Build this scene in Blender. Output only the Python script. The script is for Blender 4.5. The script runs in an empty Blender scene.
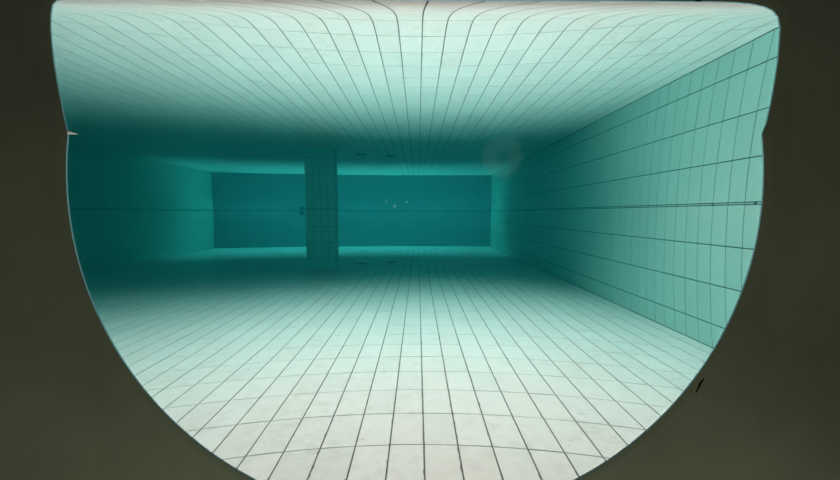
import bpy, bmesh, math, random
from mathutils import Vector, Matrix
random.seed(7)
S = bpy.context.scene
COL = S.collection

# ------------------------------------------------------------------ camera
cam_d = bpy.data.cameras.new('camera')
cam_d.sensor_fit = 'HORIZONTAL'; cam_d.sensor_width = 36.0
cam_d.lens = 36.0 * 348.0 / 840.0
cam_d.clip_start = 0.01; cam_d.clip_end = 200
cam = bpy.data.objects.new('camera', cam_d); COL.objects.link(cam)
PITCH, YAW, ROLL = 0.0764, 0.0066, -0.0016
cam.matrix_world = (Matrix.Rotation(-YAW, 4, 'Z') @ Matrix.Rotation(math.pi/2 - PITCH, 4, 'X')
                    @ Matrix.Rotation(-ROLL, 4, 'Z'))
S.camera = cam

# ------------------------------------------------------------------ view, world
S.view_settings.view_transform = 'Standard'
S.view_settings.look = 'None'
S.view_settings.gamma = 1.0
S.view_settings.use_curve_mapping = False
S.view_settings.exposure = 0.0
W = bpy.data.worlds.new('hall_air'); S.world = W; W.use_nodes = True
bg = W.node_tree.nodes['Background']
bg.inputs[0].default_value = (0.30, 0.78, 0.86, 1); bg.inputs[1].default_value = 1.05

# ------------------------------------------------------------------ measures (metres)
H = 2.034            # camera above the pool floor
DELTA = 0.143        # water surface above the camera
XR, XL, YE = 4.484, -11.75, 28.7
WIN = 0.2390         # plane of the window opening
PANE_B = WIN + 0.012
TW, TL = 0.3, 0.6
X0, Y0, ZW, YW = 0.056, 4.18, 0.127, 7.35
CEIL = 3.4

# ------------------------------------------------------------------ lamps of the hall, added fill on the viewing side
def area(name, loc, sx, sy, power, color, rot=(0, 0, 0)):
    l = bpy.data.lights.new(name, 'AREA'); l.shape = 'RECTANGLE'
    l.size = sx; l.size_y = sy; l.energy = power; l.color = color
    o = bpy.data.objects.new(name, l); COL.objects.link(o)
    o.location = loc; o.rotation_euler = rot
    return o
area('hall_lamp_near', (0.5, 7.0, CEIL - 0.06), 4.5, 5.0, 930, (1.0, 0.475, 0.455))
area('hall_lamp_wide', (-2.6, 7.5, CEIL - 0.06), 13.0, 4.6, 860, (1.0, 0.475, 0.455))
area('hall_lamp_far', (-3.6, 27.6, CEIL - 0.06), 15.5, 1.4, 830, (1.0, 0.85, 0.80))
area('viewing_side_fill', (0.0, -0.25, -0.75), 0.3, 0.15, 4.9, (0.97, 0.97, 0.80), (math.radians(125), 0, 0))  # added fill light below the camera to brighten the dark panel

# ------------------------------------------------------------------ helpers
def mat(name):
    m = bpy.data.materials.new(name); m.use_nodes = True
    nt = m.node_tree; nt.nodes.clear()
    out = nt.nodes.new('ShaderNodeOutputMaterial')
    return m, nt, out
def N(nt, t, **kw):
    n = nt.nodes.new(t)
    for k, v in kw.items():
        if k.startswith('i_'):
            key = k[2:]
            key = int(key) if key.isdigit() else key
            n.inputs[key].default_value = v
        else: setattr(n, k, v)
    return n
def ramp(nt, stops):
    r = nt.nodes.new('ShaderNodeValToRGB'); e = r.color_ramp.elements
    while len(e) > 1: e.remove(e[-1])
    e[0].position, e[0].color = stops[0][0], (*stops[0][1], 1)
    for p, c in stops[1:]:
        x = e.new(p); x.color = (*c, 1)
    return r
def mixc(nt, a, b, fac, mode='MIX'):
    m = nt.nodes.new('ShaderNodeMix'); m.data_type = 'RGBA'; m.blend_type = mode
    for s, v in ((0, fac), (6, a), (7, b)):
        if hasattr(v, 'is_output'): nt.links.new(v, m.inputs[s])
        elif isinstance(v, (int, float)): m.inputs[s].default_value = v
        else: m.inputs[s].default_value = (*v, 1)
    return m.outputs[2]

def tile_mat(name, base, dirt, dirt_amt, rough=0.35):
    m, nt, out = mat(name)
    bs = N(nt, 'ShaderNodeBsdfPrincipled', i_Roughness=rough)
    bs.inputs['Specular IOR Level'].default_value = 0.08
    g = N(nt, 'ShaderNodeNewGeometry'); oi = N(nt, 'ShaderNodeObjectInfo')
    add = N(nt, 'ShaderNodeMath', operation='ADD'); nt.links.new(g.outputs['Random Per Island'], add.inputs[0]); nt.links.new(oi.outputs['Random'], add.inputs[1])
    fr = N(nt, 'ShaderNodeMath', operation='FRACT'); nt.links.new(add.outputs[0], fr.inputs[0])
    var = ramp(nt, [(0, (0.93, 0.94, 0.94)), (0.5, (1, 1, 1)), (1, (0.97, 0.955, 0.94))])
    nt.links.new(fr.outputs[0], var.inputs[0])
    n1 = N(nt, 'ShaderNodeTexNoise', i_Scale=1.7, i_Detail=6.0, i_Roughness=0.6)
    n2 = N(nt, 'ShaderNodeTexNoise', i_Scale=9.0, i_Detail=5.0, i_Roughness=0.7)
    for n in (n1, n2): nt.links.new(g.outputs['Position'], n.inputs['Vector'])
    r1 = ramp(nt, [(0.38, (0.1, 0.1, 0.1)), (0.66, (1, 1, 1))]); nt.links.new(n1.outputs[0], r1.inputs[0])
    r2 = ramp(nt, [(0.45, (0, 0, 0)), (0.70, (1, 1, 1))]); nt.links.new(n2.outputs[0], r2.inputs[0])
    mu = N(nt, 'ShaderNodeMath', operation='MULTIPLY'); nt.links.new(r1.outputs[0], mu.inputs[0]); nt.links.new(r2.outputs[0], mu.inputs[1])
    mu2 = N(nt, 'ShaderNodeMath', operation='MULTIPLY', i_1=dirt_amt); nt.links.new(mu.outputs[0], mu2.inputs[0])
    c = mixc(nt, base, var.outputs[0], 1.0, 'MULTIPLY')
    c = mixc(nt, c, dirt, mu2.outputs[0])
    n3 = N(nt, 'ShaderNodeTexNoise', i_Scale=26.0, i_Detail=3.0, i_Roughness=0.6); nt.links.new(g.outputs['Position'], n3.inputs['Vector'])
    r3 = ramp(nt, [(0.66, (0, 0, 0)), (0.72, (1, 1, 1))]); nt.links.new(n3.outputs[0], r3.inputs[0])
    m3 = N(nt, 'ShaderNodeMath', operation='MULTIPLY'); nt.links.new(r3.outputs[0], m3.inputs[0]); nt.links.new(mu2.outputs[0], m3.inputs[1])
    c = mixc(nt, c, tuple(x*0.5 for x in dirt), m3.outputs[0])
    nt.links.new(c, bs.inputs['Base Color'])
    nt.links.new(bs.outputs[0], out.inputs[0])
    return m
def plain(name, col, rough=0.6, noise=0.0, scale=8.0, spec=0.2, metal=0.0, bump=0.0):
    m, nt, out = mat(name)
    bs = N(nt, 'ShaderNodeBsdfPrincipled', i_Roughness=rough, i_Metallic=metal)
    bs.inputs['Specular IOR Level'].default_value = spec
    tc = N(nt, 'ShaderNodeTexCoord')
    n = N(nt, 'ShaderNodeTexNoise', i_Scale=scale, i_Detail=7.0, i_Roughness=0.62)
    nt.links.new(tc.outputs['Object'], n.inputs['Vector'])
    lo = tuple(x * (1 - noise) for x in col); hi = tuple(min(1, x * (1 + noise)) for x in col)
    r = ramp(nt, [(0.3, lo), (0.7, hi)]); nt.links.new(n.outputs[0], r.inputs[0])
    nt.links.new(r.outputs[0], bs.inputs['Base Color'])
    if bump:
        b = N(nt, 'ShaderNodeBump', i_Strength=bump, i_Distance=0.001)
        n3 = N(nt, 'ShaderNodeTexNoise', i_Scale=scale * 60, i_Detail=3.0)
        nt.links.new(tc.outputs['Object'], n3.inputs['Vector'])
        nt.links.new(n3.outputs[0], b.inputs['Height']); nt.links.new(b.outputs[0], bs.inputs['Normal'])
    nt.links.new(bs.outputs[0], out.inputs[0])
    return m

M_FLOOR = tile_mat('floor_tile_glaze', (0.80, 0.80, 0.755), (0.42, 0.40, 0.35), 0.42)
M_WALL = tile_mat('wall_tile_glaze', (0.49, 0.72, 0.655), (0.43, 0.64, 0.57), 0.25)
M_FAR = tile_mat('far_wall_tile_shaded', (0.24, 0.36, 0.385), (0.22, 0.33, 0.35), 0.2)  # wall tile darkened: weak grazing light on the far wall put into colour
M_PGROUT = plain('pillar_grout', (0.10, 0.30, 0.30), 0.9, 0.2, 5)
M_PILLAR = tile_mat('pillar_tile_glaze', (0.42, 0.78, 0.76), (0.30, 0.45, 0.42), 0.3)
M_LGROUT = plain('left_wall_hazed_grout', (0.26, 0.44, 0.41), 0.9, 0.2, 5)  # water haze put into colour: grout lightened so the joints fade
M_FGROUT = plain('far_wall_hazed_grout', (0.15, 0.24, 0.26), 0.9, 0.2, 5)  # grout kept near the tile colour to imitate water haze over the joints
M_GROUT = plain('floor_grout', (0.14, 0.145, 0.135), 0.9, 0.35, 5)
M_WGROUT = plain('wall_grout', (0.045, 0.10, 0.10), 0.9, 0.3, 5)
M_DARK = plain('dark_olive_panel', (0.103, 0.118, 0.080), 0.65, 0.25, 4, 0.15, 0, 0.1)
M_ROOM = plain('dark_room_paint', (0.03, 0.035, 0.028), 0.8, 0.2, 3)
M_TRIM = plain('waterline_joint', (0.10, 0.22, 0.22), 0.9, 0.2, 5)
M_CONC = plain('hall_concrete', (0.35, 0.37, 0.36), 0.8, 0.1, 2)
M_GASKET = plain('blue_grey_sealant', (0.35, 0.75, 0.95), 0.4, 0.1, 40, 0.4)
M_GRATE = plain('dark_grate', (0.06, 0.11, 0.11), 0.6, 0.2, 10)
M_STEEL = plain('dull_steel', (0.10, 0.15, 0.15), 0.5, 0.2, 10)
M_WHITE = plain('pale_wedge', (0.92, 0.95, 0.90), 0.35, 0.03, 60, 0.5)
M_GOUGE = plain('gouge_dark', (0.012, 0.010, 0.008), 0.9, 0.3, 200, 0.0)

def bx(bm, c, d, bev=0.0, axis=2, sign=1):
    """box with (optionally) a chamfered top facing axis/sign"""
    c = Vector(c); d = [x / 2 for x in d]
    a = axis; u, v = [i for i in range(3) if i != a]
    def P(su, sv, sa, inset):
        p = [0, 0, 0]
        p[u] = su * (d[u] - inset); p[v] = sv * (d[v] - inset); p[a] = sa
        return bm.verts.new(c + Vector(p))
    q = [(-1, -1), (1, -1), (1, 1), (-1, 1)]
    rings = [[P(s[0], s[1], -sign * d[a], 0) for s in q]]
    if bev:
        rings.append([P(s[0], s[1], sign * (d[a] - bev), 0) for s in q])
        rings.append([P(s[0], s[1], sign * d[a], bev) for s in q])
    else:
        rings.append([P(s[0], s[1], sign * d[a], 0) for s in q])
    fs = [bm.faces.new(rings[0]), bm.faces.new(rings[-1])]
    for r0, r1 in zip(rings, rings[1:]):
        for i in range(4): fs.append(bm.faces.new((r0[i], r0[(i+1) % 4], r1[(i+1) % 4], r1[i])))
    return fs
def finish(bm, name, m):
    bmesh.ops.recalc_face_normals(bm, faces=bm.faces)
    me = bpy.data.meshes.new(name); bm.to_mesh(me); bm.free()
    for x in (m if isinstance(m, (list, tuple)) else [m]): me.materials.append(x)
    return me
def link(name, me, parent=None, loc=None, **props):
    o = bpy.data.objects.new(name, me); COL.objects.link(o)
    if parent: o.parent = parent
    if loc: o.location = loc
    for k, v in props.items(): o[k] = v
    return o
def box_obj(name, c, d, m, bev=0.0, parent=None, **props):
    bm = bmesh.new(); bx(bm, (0, 0, 0), d, 0)
    if bev:
        bmesh.ops.bevel(bm, geom=bm.edges[:], offset=bev, segments=2, affect='EDGES')
    return link(name, finish(bm, name, m), parent, c, **props)

# projected position in the picture, only used to choose which tiles become single objects
def px(p):
    x, y, z = p
    if y < 0.5: return None
    h = 464.0 / y
    return 420 + x * h, 214 - z * h, h

def tiled(parent, rows_u, rows_v, place, th, m, gap_u, gap_v, axis, sign, limit, visible, rest_name='far_tiles'):
    """rows_u/rows_v: lists of (start, end) cells; place(u, v) -> centre of the tile; the `limit` largest in view are parts, the rest one stuff part"""
    cells = []
    for (u0, u1) in rows_u:
        for (v0, v1) in rows_v:
            if u1 - u0 < 0.03 or v1 - v0 < 0.03: continue
            c = place((u0 + u1) / 2, (v0 + v1) / 2)
            cells.append((visible(c), c, u1 - u0, v1 - v0))
    cells.sort(key=lambda t: -t[0])
    cache = {}
    ua, va = [i for i in range(3) if i != axis]
    rest = bmesh.new()
    for k, (s, c, du, dv) in enumerate(cells):
        d = [0, 0, 0]; d[ua] = du - gap_u; d[va] = dv - gap_v; d[axis] = th
        off = random.gauss(0, 0.0006)
        if k < limit and s > 0:
            key = (round(du, 3), round(dv, 3))
            if key not in cache:
                bm = bmesh.new(); bx(bm, (0, 0, 0), d, 0.0018, axis, sign)
                cache[key] = finish(bm, 'tile', m)
            cc = Vector(c); cc[axis] += off
            o = link('tile', cache[key], parent, cc)
            r = [random.gauss(0, 0.0008) for _ in range(3)]; r[axis] *= 0.6
            o.rotation_euler = r
        else:
            cc = Vector(c); cc[axis] += off
            bx(rest, cc, d, 0.0018, axis, sign)
    if len(rest.faces): 
        o = link(rest_name, finish(rest, rest_name, m), parent)
        o['kind'] = 'stuff'
    else: rest.free()

def spans(lo, hi, phase, step):
    k0 = math.floor((lo - phase) / step)
    out = []; a = phase + k0 * step
    while a < hi - 1e-6:
        out.append((max(a, lo), min(a + step, hi))); a += step
    return out
def area_in_view(kind):
    def f(c):
        q = px(c)
        if not q: return 0
        x, y, h = q
        if kind != 'pillar' and not (-30 < x < 870 and -30 < y < 520): return 0
        if (x - 415) ** 2 + (y - 170) ** 2 > 375 ** 2: return 0
        if kind == 'floor': return h * h * 1.0 / c[1]
        if kind == 'wall': return h * h * 1.0 / c[1]
        return h * h
    return f

# ------------------------------------------------------------------ pool shell
TH = 0.010; REC = 0.004
GAPS = dict(floor=(0.013, 0.009))
floor = box_obj('floor', ((XL+XR)/2, (YE+PANE_B)/2 + 0.2, -H - REC - 0.15), (XR-XL+0.8, YE-PANE_B+0.6, 0.3), M_GROUT, kind='structure')
def P(parent, c): return Vector(c) - parent.location
tiled(floor, spans(XL, XR, X0, TW), spans(0.35, YE, Y0, TL),
      lambda u, v: (u, v, -H - TH/2), TH, M_FLOOR, 0.0135, 0.0105, 2, 1, 300, area_in_view('floor'))
wr = box_obj('wall_right', (XR + REC + 0.2, YE/2 + 0.1, -0.5), (0.4, YE + 0.6, 3.9), M_WGROUT, kind='structure')
ztop = 0.732
zspans = [(-H, ZW-1.8), (ZW-1.8, ZW-1.2), (ZW-1.2, ZW-0.6), (ZW-0.6, ZW), (ZW, ZW+0.6)]
tiled(wr, spans(0.35, YE, YW, TW), zspans, lambda u, v: (XR + TH/2, u, v), TH, M_WALL, 0.011, 0.016, 0, -1, 300, area_in_view('wall'))
wl = box_obj('wall_left', (XL - REC - 0.2, YE/2 + 0.1, -0.5), (0.4, YE + 0.6, 3.9), M_LGROUT, kind='structure')
tiled(wl, spans(0.35, YE, YW, TW), zspans, lambda u, v: (XL - TH/2, u, v), TH, M_WALL, 0.008, 0.014, 0, 1, 0, area_in_view('wall'))
we = box_obj('wall_far', ((XL+XR)/2, YE + REC + 0.2, -0.5), (XR-XL+0.8, 0.4, 3.9), M_FGROUT, kind='structure')
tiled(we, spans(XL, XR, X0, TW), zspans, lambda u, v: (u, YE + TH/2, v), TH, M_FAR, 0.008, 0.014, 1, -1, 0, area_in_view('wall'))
for o in (floor, wr, wl, we):                         # tiles were placed in world space: cancel the parent's offset
    for ch in o.children: ch.matrix_parent_inverse = Matrix.Translation(-o.location)
box_obj('trim_1', (XL + 0.001, YE/2 + 0.2, ZW), (0.006, YE - 0.6, 0.018), M_TRIM, kind='structure')
box_obj('trim_2', ((XL+XR)/2, YE - 0.001, ZW), (XR-XL-0.02, 0.006, 0.03), M_TRIM, kind='structure')
box_obj('ceiling', ((XL+XR)/2, YE/2, CEIL + 0.15), (XR-XL+6, YE+6, 0.3), M_CONC, kind='structure')

# grime caught along the floor joints near the window, and a few loose crumbs
M_GRIME = plain('joint_grime', (0.20, 0.185, 0.15), 0.95, 0.4, 30, 0.0)
rg = random.Random(11); bm = bmesh.new()
def fleck(x, y, rx, ry):
    n_ = 7; ring = [(x + rx*rg.uniform(0.5, 1.1)*math.cos(2*math.pi*i/n_), y + ry*rg.uniform(0.5, 1.1)*math.sin(2*math.pi*i/n_)) for i in range(n_)]
    lo = [bm.verts.new((a, b, -H - 0.001)) for a, b in ring]
    hi = [bm.verts.new((x + (a-x)*0.8, y + (b-y)*0.8, -H + 0.0015)) for a, b in ring]
    bm.faces.new(lo); bm.faces.new(hi)
    for i in range(n_): bm.faces.new((lo[i], lo[(i+1) % n_], hi[(i+1) % n_], hi[i]))
for _ in range(150):
    k = rg.choice([-4, -3, -2, -1, -1, 0, 0, 0, 1, 1, 1, 2, 2, 3, 4]); side = rg.choice([-1, 1])
    fleck(X0 + 0.3*k + side*rg.uniform(0.006, 0.011), 3.5 + 4.2*rg.random()**1.4, rg.uniform(0.002, 0.006), rg.uniform(0.008, 0.05))
for _ in range(26): fleck(rg.uniform(-1.6, 1.4), rg.uniform(3.6, 7.5), *(2*[rg.uniform(0.002, 0.007)]))
g_ = link('joint_grime', finish(bm, 'joint_grime', M_GRIME), floor); g_['kind'] = 'stuff'; g_.matrix_parent_inverse = Matrix.Translation(-floor.location)
# ------------------------------------------------------------------ pillar
pillar = bpy.data.objects.new('pillar', None); COL.objects.link(pillar)
PX0, PX1, PY0, PY1 = -4.01, -2.99, 17.0, 17.62
pillar.location = ((PX0+PX1)/2, (PY0+PY1)/2, -H)
pillar['label'] = 'square tiled pillar rising from the pool floor left of centre, dark teal'; pillar['category'] = 'pillar'
ploc = pillar.location.copy()
def pc(o): o.matrix_parent_inverse = Matrix.Translation(-ploc)
core = box_obj('core', ((PX0+PX1)/2, (PY0+PY1)/2, (CEIL-H)/2), (PX1-PX0-0.02, PY1-PY0-0.02, CEIL+H), M_PGROUT, parent=pillar); pc(core)
def ptile(c, d, axis, sign, cache={}):
    key = (tuple(round(x, 3) for x in d), axis, sign)
    if key not in cache:
        bm = bmesh.new(); bx(bm, (0, 0, 0), d, 0.002, axis, sign); cache[key] = finish(bm, 'tile', M_PILLAR)
    o = link('tile', cache[key], pillar, c); pc(o)
for (z0, z1) in zspans:
    for k in range(4):
        w = (PX1-PX0)/4; xc = PX0 + w*(k+0.5)
        for yy, s in ((PY0+0.003, -1), (PY1-0.003, 1)):
            ptile((xc, yy, (z0+z1)/2), (w-0.010, TH, z1-z0-0.015), 1, s)
    for k in range(2):
        w = (PY1-PY0)/2; yc = PY0 + w*(k+0.5)
        for xx, s in ((PX0+0.003, -1), (PX1-0.003, 1)):
            ptile((xx, yc, (z0+z1)/2), (TH, w-0.010, z1-z0-0.015), 0, s)

# ------------------------------------------------------------------ floor drains, overflow fitting
def drain(x, y, w, lab):
    r = bpy.data.objects.new('floor_drain', None); COL.objects.link(r); r.location = (x, y, -H)
    r['label'] = lab; r['category'] = 'drain'; r['group'] = 'floor drains in front of the far wall'
    bm = bmesh.new()
    for a in ((-1, 0), (1, 0)): bx(bm, (a[0]*(w/2-0.01), 0, 0.006), (0.02, w, 0.016))
    for a in (-1, 1): bx(bm, (0, a*(w/2-0.01), 0.006), (w-0.04, 0.02, 0.016))
    link('frame', finish(bm, 'frame', M_STEEL), r)
    for k in range(7):
        bm = bmesh.new(); bx(bm, (-w/2+0.05+k*(w-0.1)/6, 0, 0.006), (0.014, w-0.04, 0.012))
        link('slat', finish(bm, 'slat', M_GRATE), r)
    bm = bmesh.new(); bx(bm, (0, 0, 0.001), (w-0.03, w-0.03, 0.002)); link('sump', finish(bm, 'sump', M_GRATE), r)
drain(-2.25, 18.75, 0.36, 'dark square floor drain nearer the pillar, left one of the two')
drain(-1.12, 19.05, 0.36, 'dark square floor drain farther from the pillar, right one of the two')

def cyl(bm, r0, r1, y0, y1, seg=20, cx=0, cz=0):
    v0 = [bm.verts.new((cx+r0*math.cos(2*math.pi*i/seg), y0, cz+r0*math.sin(2*math.pi*i/seg))) for i in range(seg)]
    v1 = [bm.verts.new((cx+r1*math.cos(2*math.pi*i/seg), y1, cz+r1*math.sin(2*math.pi*i/seg))) for i in range(seg)]
    bm.faces.new(v0); bm.faces.new(v1)
    for i in range(seg): bm.faces.new((v0[i], v0[(i+1) % seg], v1[(i+1) % seg], v1[i]))
inl = bpy.data.objects.new('wall_inlet', None); COL.objects.link(inl); inl.location = (-7.0, YE, 0.03)
inl['label'] = 'small dark round inlet on the far wall just left of the pillar'; inl['category'] = 'inlet'
bm = bmesh.new(); cyl(bm, 0.16, 0.14, 0, -0.03); link('flange', finish(bm, 'flange', M_STEEL), inl)
bm = bmesh.new(); cyl(bm, 0.09, 0.075, -0.03, -0.07); link('nozzle', finish(bm, 'nozzle', M_GRATE), inl)

# two small dark plugs in the joint of the right wall at the water line
for k, (y, lab) in enumerate(((7.17, 'tiny dark plug in the water line joint of the right wall, nearer one'),
                              (7.95, 'tiny dark plug in the water line joint of the right wall, farther one'))):
    bm = bmesh.new(); bmesh.ops.create_cone(bm, cap_ends=True, segments=12, radius1=0.016, radius2=0.011, depth=0.014)
    bmesh.ops.rotate(bm, verts=bm.verts, matrix=Matrix.Rotation(-math.pi/2, 3, 'Y'))
    link('joint_plug', finish(bm, 'joint_plug', M_GRATE), None, (XR - 0.005, y, ZW + 0.008), label=lab, category='plug', group='plugs in the water line joint')

# ------------------------------------------------------------------ water
m, nt, out = mat('water_surface')
fr = N(nt, 'ShaderNodeFresnel', i_IOR=1.333)
gl = N(nt, 'ShaderNodeBsdfGlossy', i_Roughness=0.0); gl.inputs[0].default_value = (0.97, 1, 1, 1)
tr = N(nt, 'ShaderNodeBsdfTransparent')
mx = N(nt, 'ShaderNodeMixShader')
nt.links.new(fr.outputs[0], mx.inputs[0]); nt.links.new(tr.outputs[0], mx.inputs[1]); nt.links.new(gl.outputs[0], mx.inputs[2])
nt.links.new(mx.outputs[0], out.inputs[0])
M_SURF = m
m, nt, out = mat('water_body')
ab = N(nt, 'ShaderNodeVolumeAbsorption', i_Density=0.132); ab.inputs[0].default_value = (0.0, 0.85, 0.853, 1)
sca = N(nt, 'ShaderNodeVolumeScatter', i_Density=0.014, i_Anisotropy=0.3); sca.inputs[0].default_value = (0.02, 0.95, 1.0, 1)
av = N(nt, 'ShaderNodeAddShader'); nt.links.new(ab.outputs[0], av.inputs[0]); nt.links.new(sca.outputs[0], av.inputs[1])
nt.links.new(av.outputs[0], out.inputs['Volume'])
M_BODY = m

MEN_H, MEN_L = 0.0038, 0.0065
bm = bmesh.new()
ys = [PANE_B + t for t in [0.0004*i*(1+i*0.03) for i in range(70)]]
last = ys[-1]; step = 0.004
while last < YE:
    last += step; step *= 1.35; ys.append(min(last, YE))
xs = [XL, -3, -1, -0.5, 0, 0.5, 1, 2, XR]
grid = [[bm.verts.new((x, y, DELTA + MEN_H*math.exp(-(y-PANE_B)/MEN_L))) for x in xs] for y in ys]
for r0, r1 in zip(grid, grid[1:]):
    for i in range(len(xs)-1):
        f = bm.faces.new((r0[i], r0[i+1], r1[i+1], r1[i])); f.smooth = True
me = bpy.data.meshes.new('pool_water'); bm.to_mesh(me); bm.free(); me.materials.append(M_SURF)
water = link('pool_water', me, None, None, kind='stuff', label='clear teal pool water whose still surface mirrors the tiled floor', category='water')
bm = bmesh.new()
y0v = PANE_B + 0.0005
bx(bm, ((XL+XR)/2, (y0v+YE)/2, (-H+DELTA+0.01)/2), (XR-XL-0.001, YE-y0v, H+DELTA+0.01))
link('water_depth', finish(bm, 'water_depth', M_BODY), water)

# ------------------------------------------------------------------ window pane
m, nt, out = mat('acrylic_front')
g1 = N(nt, 'ShaderNodeBsdfGlass', i_IOR=1.49, i_Roughness=0.0); nt.links.new(g1.outputs[0], out.inputs[0]); M_PF = m
m, nt, out = mat('acrylic_wet_side')
g1 = N(nt, 'ShaderNodeBsdfRefraction', i_IOR=1.49/1.333, i_Roughness=0.0); nt.links.new(g1.outputs[0], out.inputs[0]); M_PB = m
bm = bmesh.new(); bx(bm, (0, 0, 0), (0.9, PANE_B - WIN - 0.001, 0.9))
bmesh.ops.recalc_face_normals(bm, faces=bm.faces)
for f in bm.faces:
    f.material_index = 1 if f.normal.y > 0.9 else 0
me = bpy.data.meshes.new('window_1'); bm.to_mesh(me); bm.free(); me.materials.append(M_PF); me.materials.append(M_PB)
pane = link('window_1', me, None, (0, (WIN + PANE_B + 0.001)/2, 0), kind='structure')

# ------------------------------------------------------------------ near wall with the window opening
RC = cam.matrix_world.to_3x3()
def at_window(x, y, plane=WIN):                        # photo pixel -> point on the opening's plane
    d = RC @ Vector(((x-420)/348.0, (240-y)/348.0, -1.0))
    return d * (plane / d.y)
outline = []
cx, cy, r = 415, 170, 349
def arc(a0, a1, n):
    for i in range(n+1):
        a = math.radians(a0 + (a1-a0)*i/n)
        outline.append((cx + r*math.cos(a), cy + r*math.sin(a)))
arc(-5.9, 185.9, 120)                                  # right kink, down round the bottom, up to the left kink
left = [(64.5, 120), (60.5, 100), (56.5, 80), (53.5, 62), (51.5, 45), (50.3, 28), (50.5, 14), (52, 5), (57, 0), (66, -1.5), (90, -2.5)]
outline += left
outline += [(x, -2.5 + 3*min(1, (x-90)/560)) for x in range(130, 660, 40)]
outline += [(680, 1), (710, 1.2), (735, 2), (752, 3.6), (765, 6.5), (773, 10.5), (778.5, 17), (780.5, 28), (779.5, 45), (778, 62), (775, 82), (771, 104), (766.5, 124)]
pts = [at_window(*p) for p in outline]
n = len(pts)
c0 = sum(pts, Vector()) / n
def rect_pt(p, x0, x1, z0, z1):
    d = p - c0; t = 1e9
    if d.x > 1e-9: t = min(t, (x1-c0.x)/d.x)
    if d.x < -1e-9: t = min(t, (x0-c0.x)/d.x)
    if d.z > 1e-9: t = min(t, (z1-c0.z)/d.z)
    if d.z < -1e-9: t = min(t, (z0-c0.z)/d.z)
    return c0 + d*t
bm = bmesh.new()
def loop(f): return [bm.verts.new(f(p)) for p in pts]
TOPZ, BOTZ = CEIL, -2.45
loops = [loop(lambda p: Vector((p.x, p.y, p.z))),
         loop(lambda p: c0 + (p-c0)*1.003 + Vector((0, -0.0003, 0))),
         loop(lambda p: c0 + (p-c0)*1.02 + Vector((0, -0.0008, 0))),
         loop(lambda p: c0 + (p-c0)*1.5 + Vector((0, -0.0009, 0))),
         loop(lambda p: Vector((rect_pt(p, XL-0.4, XR+0.4, BOTZ, TOPZ).x, WIN-0.001, rect_pt(p, XL-0.4, XR+0.4, BOTZ, TOPZ).z))),
         loop(lambda p: Vector((rect_pt(p, XL-0.4, XR+0.4, BOTZ, TOPZ).x, WIN+0.0115, rect_pt(p, XL-0.4, XR+0.4, BOTZ, TOPZ).z))),
         loop(lambda p: Vector(((c0+(p-c0)*1.25).x, WIN+0.0115, (c0+(p-c0)*1.25).z))),
         loop(lambda p: Vector(((c0+(p-c0)*1.25).x, WIN+0.0003, (c0+(p-c0)*1.25).z)))]
L = loops + [loops[0]]
for a, b in zip(L, L[1:]):
    for i in range(n): bm.faces.new((a[i], a[(i+1) % n], b[(i+1) % n], b[i]))
near = link('wall_near', finish(bm, 'wall_near', M_DARK), None, None, kind='structure')
# the dim viewing room on the dry side
for nm, c, d in (('wall_back', (0, -2.55, -0.6), (6.2, 0.1, 3.7)), ('wall_side', (-3.05, -1.13, -0.6), (0.1, 2.72, 3.7)), ('wall_side', (3.05, -1.13, -0.6), (0.1, 2.72, 3.7)),
                 ('floor_viewing', (0, -1.13, -2.4), (6.0, 2.72, 0.1)), ('ceiling_viewing', (0, -1.13, 1.2), (6.0, 2.72, 0.1))):
    box_obj(nm, c, d, M_ROOM, kind='structure')
# thin sealant bead round the edge
bm = bmesh.new()
prof = [(0.0001, 0.0002), (-0.0003, -0.0001), (-0.0007, 0.0004), (-0.0003, 0.0007)]
gl_ = []
for ro, dy in prof:
    gl_.append([bm.verts.new(p + (p-c0).normalized()*ro + Vector((0, dy - 0.0002, 0))) for p in pts])
for a, b in zip(gl_, gl_[1:] + gl_[:1]):
    for i in range(n): bm.faces.new((a[i], a[(i+1) % n], b[(i+1) % n], b[i]))
link('sealant_bead', finish(bm, 'sealant_bead', M_GASKET), pane).matrix_parent_inverse = Matrix.Translation(-pane.location)

# gouge, white wedge, specks, stain
def blob(name, outline_px, m, th, label, cat, plane=WIN, **kw):
    bm = bmesh.new(); o = [at_window(x, y, plane) for x, y in outline_px]; c = sum(o, Vector())/len(o)
    a = [bm.verts.new(p - c) for p in o]; b = [bm.verts.new((p-c)*0.6 + Vector((0, -th, 0))) for p in o]
    bm.faces.new(a); bm.faces.new(b)
    for i in range(len(o)): bm.faces.new((a[i], a[(i+1) % len(o)], b[(i+1) % len(o)], b[i]))
    return link(name, finish(bm, name, m), None, c, label=label, category=cat, **kw)
blob('gouge', [(695.6, 393.3), (696.2, 390), (697.6, 388), (698.2, 385), (700.6, 381.5), (704, 378), (704.4, 378.7), (701.6, 383), (700.4, 387), (698.4, 388.8), (696.6, 392.8)],
     M_GOUGE, 0.0004, 'short dark gouge in the olive wall beside the window rim, lower right', 'gouge', WIN-0.0009)
blob('wedge', [(67, 131.2), (70, 130.9), (74, 132.4), (78, 134.2), (74, 134.3), (67.5, 134)], M_WHITE, 0.0012,  # small white wedge set at the kink of the rim
     'tiny white wedge on the left rim of the window', 'wedge', WIN-0.0005)
blob('debris', [(692, -1), (702, -1), (702, 0.8), (699, 1.6), (695, 1.2)], M_GOUGE, 0.0008,
     'tiny dark crumb on the top rim of the window, right of centre', 'debris', WIN-0.0008)
M_SPECK = plain('pale_speck', (0.45, 0.85, 0.9), 0.2, 0.02, 60, 0.8)  # pale blue colour of the three tiny specks
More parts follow.
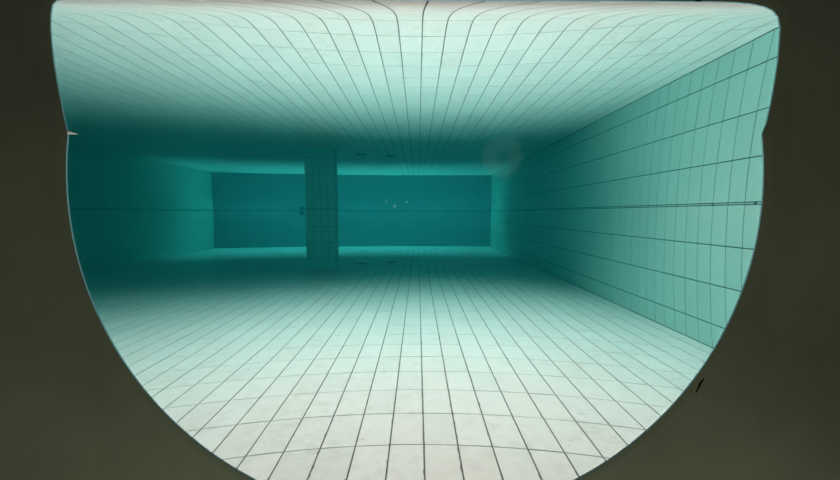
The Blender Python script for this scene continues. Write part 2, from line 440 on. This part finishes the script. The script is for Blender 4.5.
for (x, y, rr, lab) in ((386, 201.5, 0.00055, 'pale speck on the pane, left one of the three left of centre'),
                        (394.8, 206, 0.00075, 'pale speck on the pane, lowest and largest of the three left of centre'),
                        (407, 202, 0.00058, 'pale speck on the pane, right one of the three left of centre')):
    bm = bmesh.new(); bmesh.ops.create_icosphere(bm, subdivisions=2, radius=rr)
    for v in bm.verts: v.co.y *= 0.6
    link('speck', finish(bm, 'speck', M_SPECK), None, at_window(x, y, WIN+0.0004), label=lab, category='speck', group='pale specks on the window pane')
m, nt, out = mat('dried_water_stain')
tc = N(nt, 'ShaderNodeTexCoord'); ln = N(nt, 'ShaderNodeVectorMath', operation='LENGTH'); nt.links.new(tc.outputs['Object'], ln.inputs[0])
nz = N(nt, 'ShaderNodeTexNoise', i_Scale=160.0, i_Detail=4.0); nt.links.new(tc.outputs['Object'], nz.inputs['Vector'])
ma = N(nt, 'ShaderNodeMath', operation='MULTIPLY_ADD', i_1=0.010, i_2=-0.005); nt.links.new(nz.outputs[0], ma.inputs[0])
sm = N(nt, 'ShaderNodeMath', operation='ADD'); nt.links.new(ln.outputs['Value'], sm.inputs[0]); nt.links.new(ma.outputs[0], sm.inputs[1])
sc = N(nt, 'ShaderNodeMath', operation='DIVIDE', i_1=0.0155); nt.links.new(sm.outputs[0], sc.inputs[0])
rp = ramp(nt, [(0.15, (0.25,)*3), (0.45, (0.85,)*3), (0.75, (1,)*3), (0.97, (0,)*3)]); nt.links.new(sc.outputs[0], rp.inputs[0])
mm = N(nt, 'ShaderNodeMath', operation='MULTIPLY', i_1=0.055); nt.links.new(rp.outputs[0], mm.inputs[0])
tr = N(nt, 'ShaderNodeBsdfTransparent'); df = N(nt, 'ShaderNodeBsdfDiffuse'); df.inputs[0].default_value = (0.38, 0.85, 0.85, 1)
mx = N(nt, 'ShaderNodeMixShader'); nt.links.new(mm.outputs[0], mx.inputs[0]); nt.links.new(tr.outputs[0], mx.inputs[1]); nt.links.new(df.outputs[0], mx.inputs[2]); nt.links.new(mx.outputs[0], out.inputs[0])
bm = bmesh.new(); bmesh.ops.create_cone(bm, cap_ends=True, segments=40, radius1=0.0155, radius2=0.0155, depth=0.0001)
bmesh.ops.rotate(bm, verts=bm.verts, matrix=Matrix.Rotation(math.pi/2, 3, 'X'))
link('water_stain', finish(bm, 'water_stain', m), None, at_window(502, 157, WIN+0.0006), label='faint round grey stain dried on the pane right of centre', category='stain')
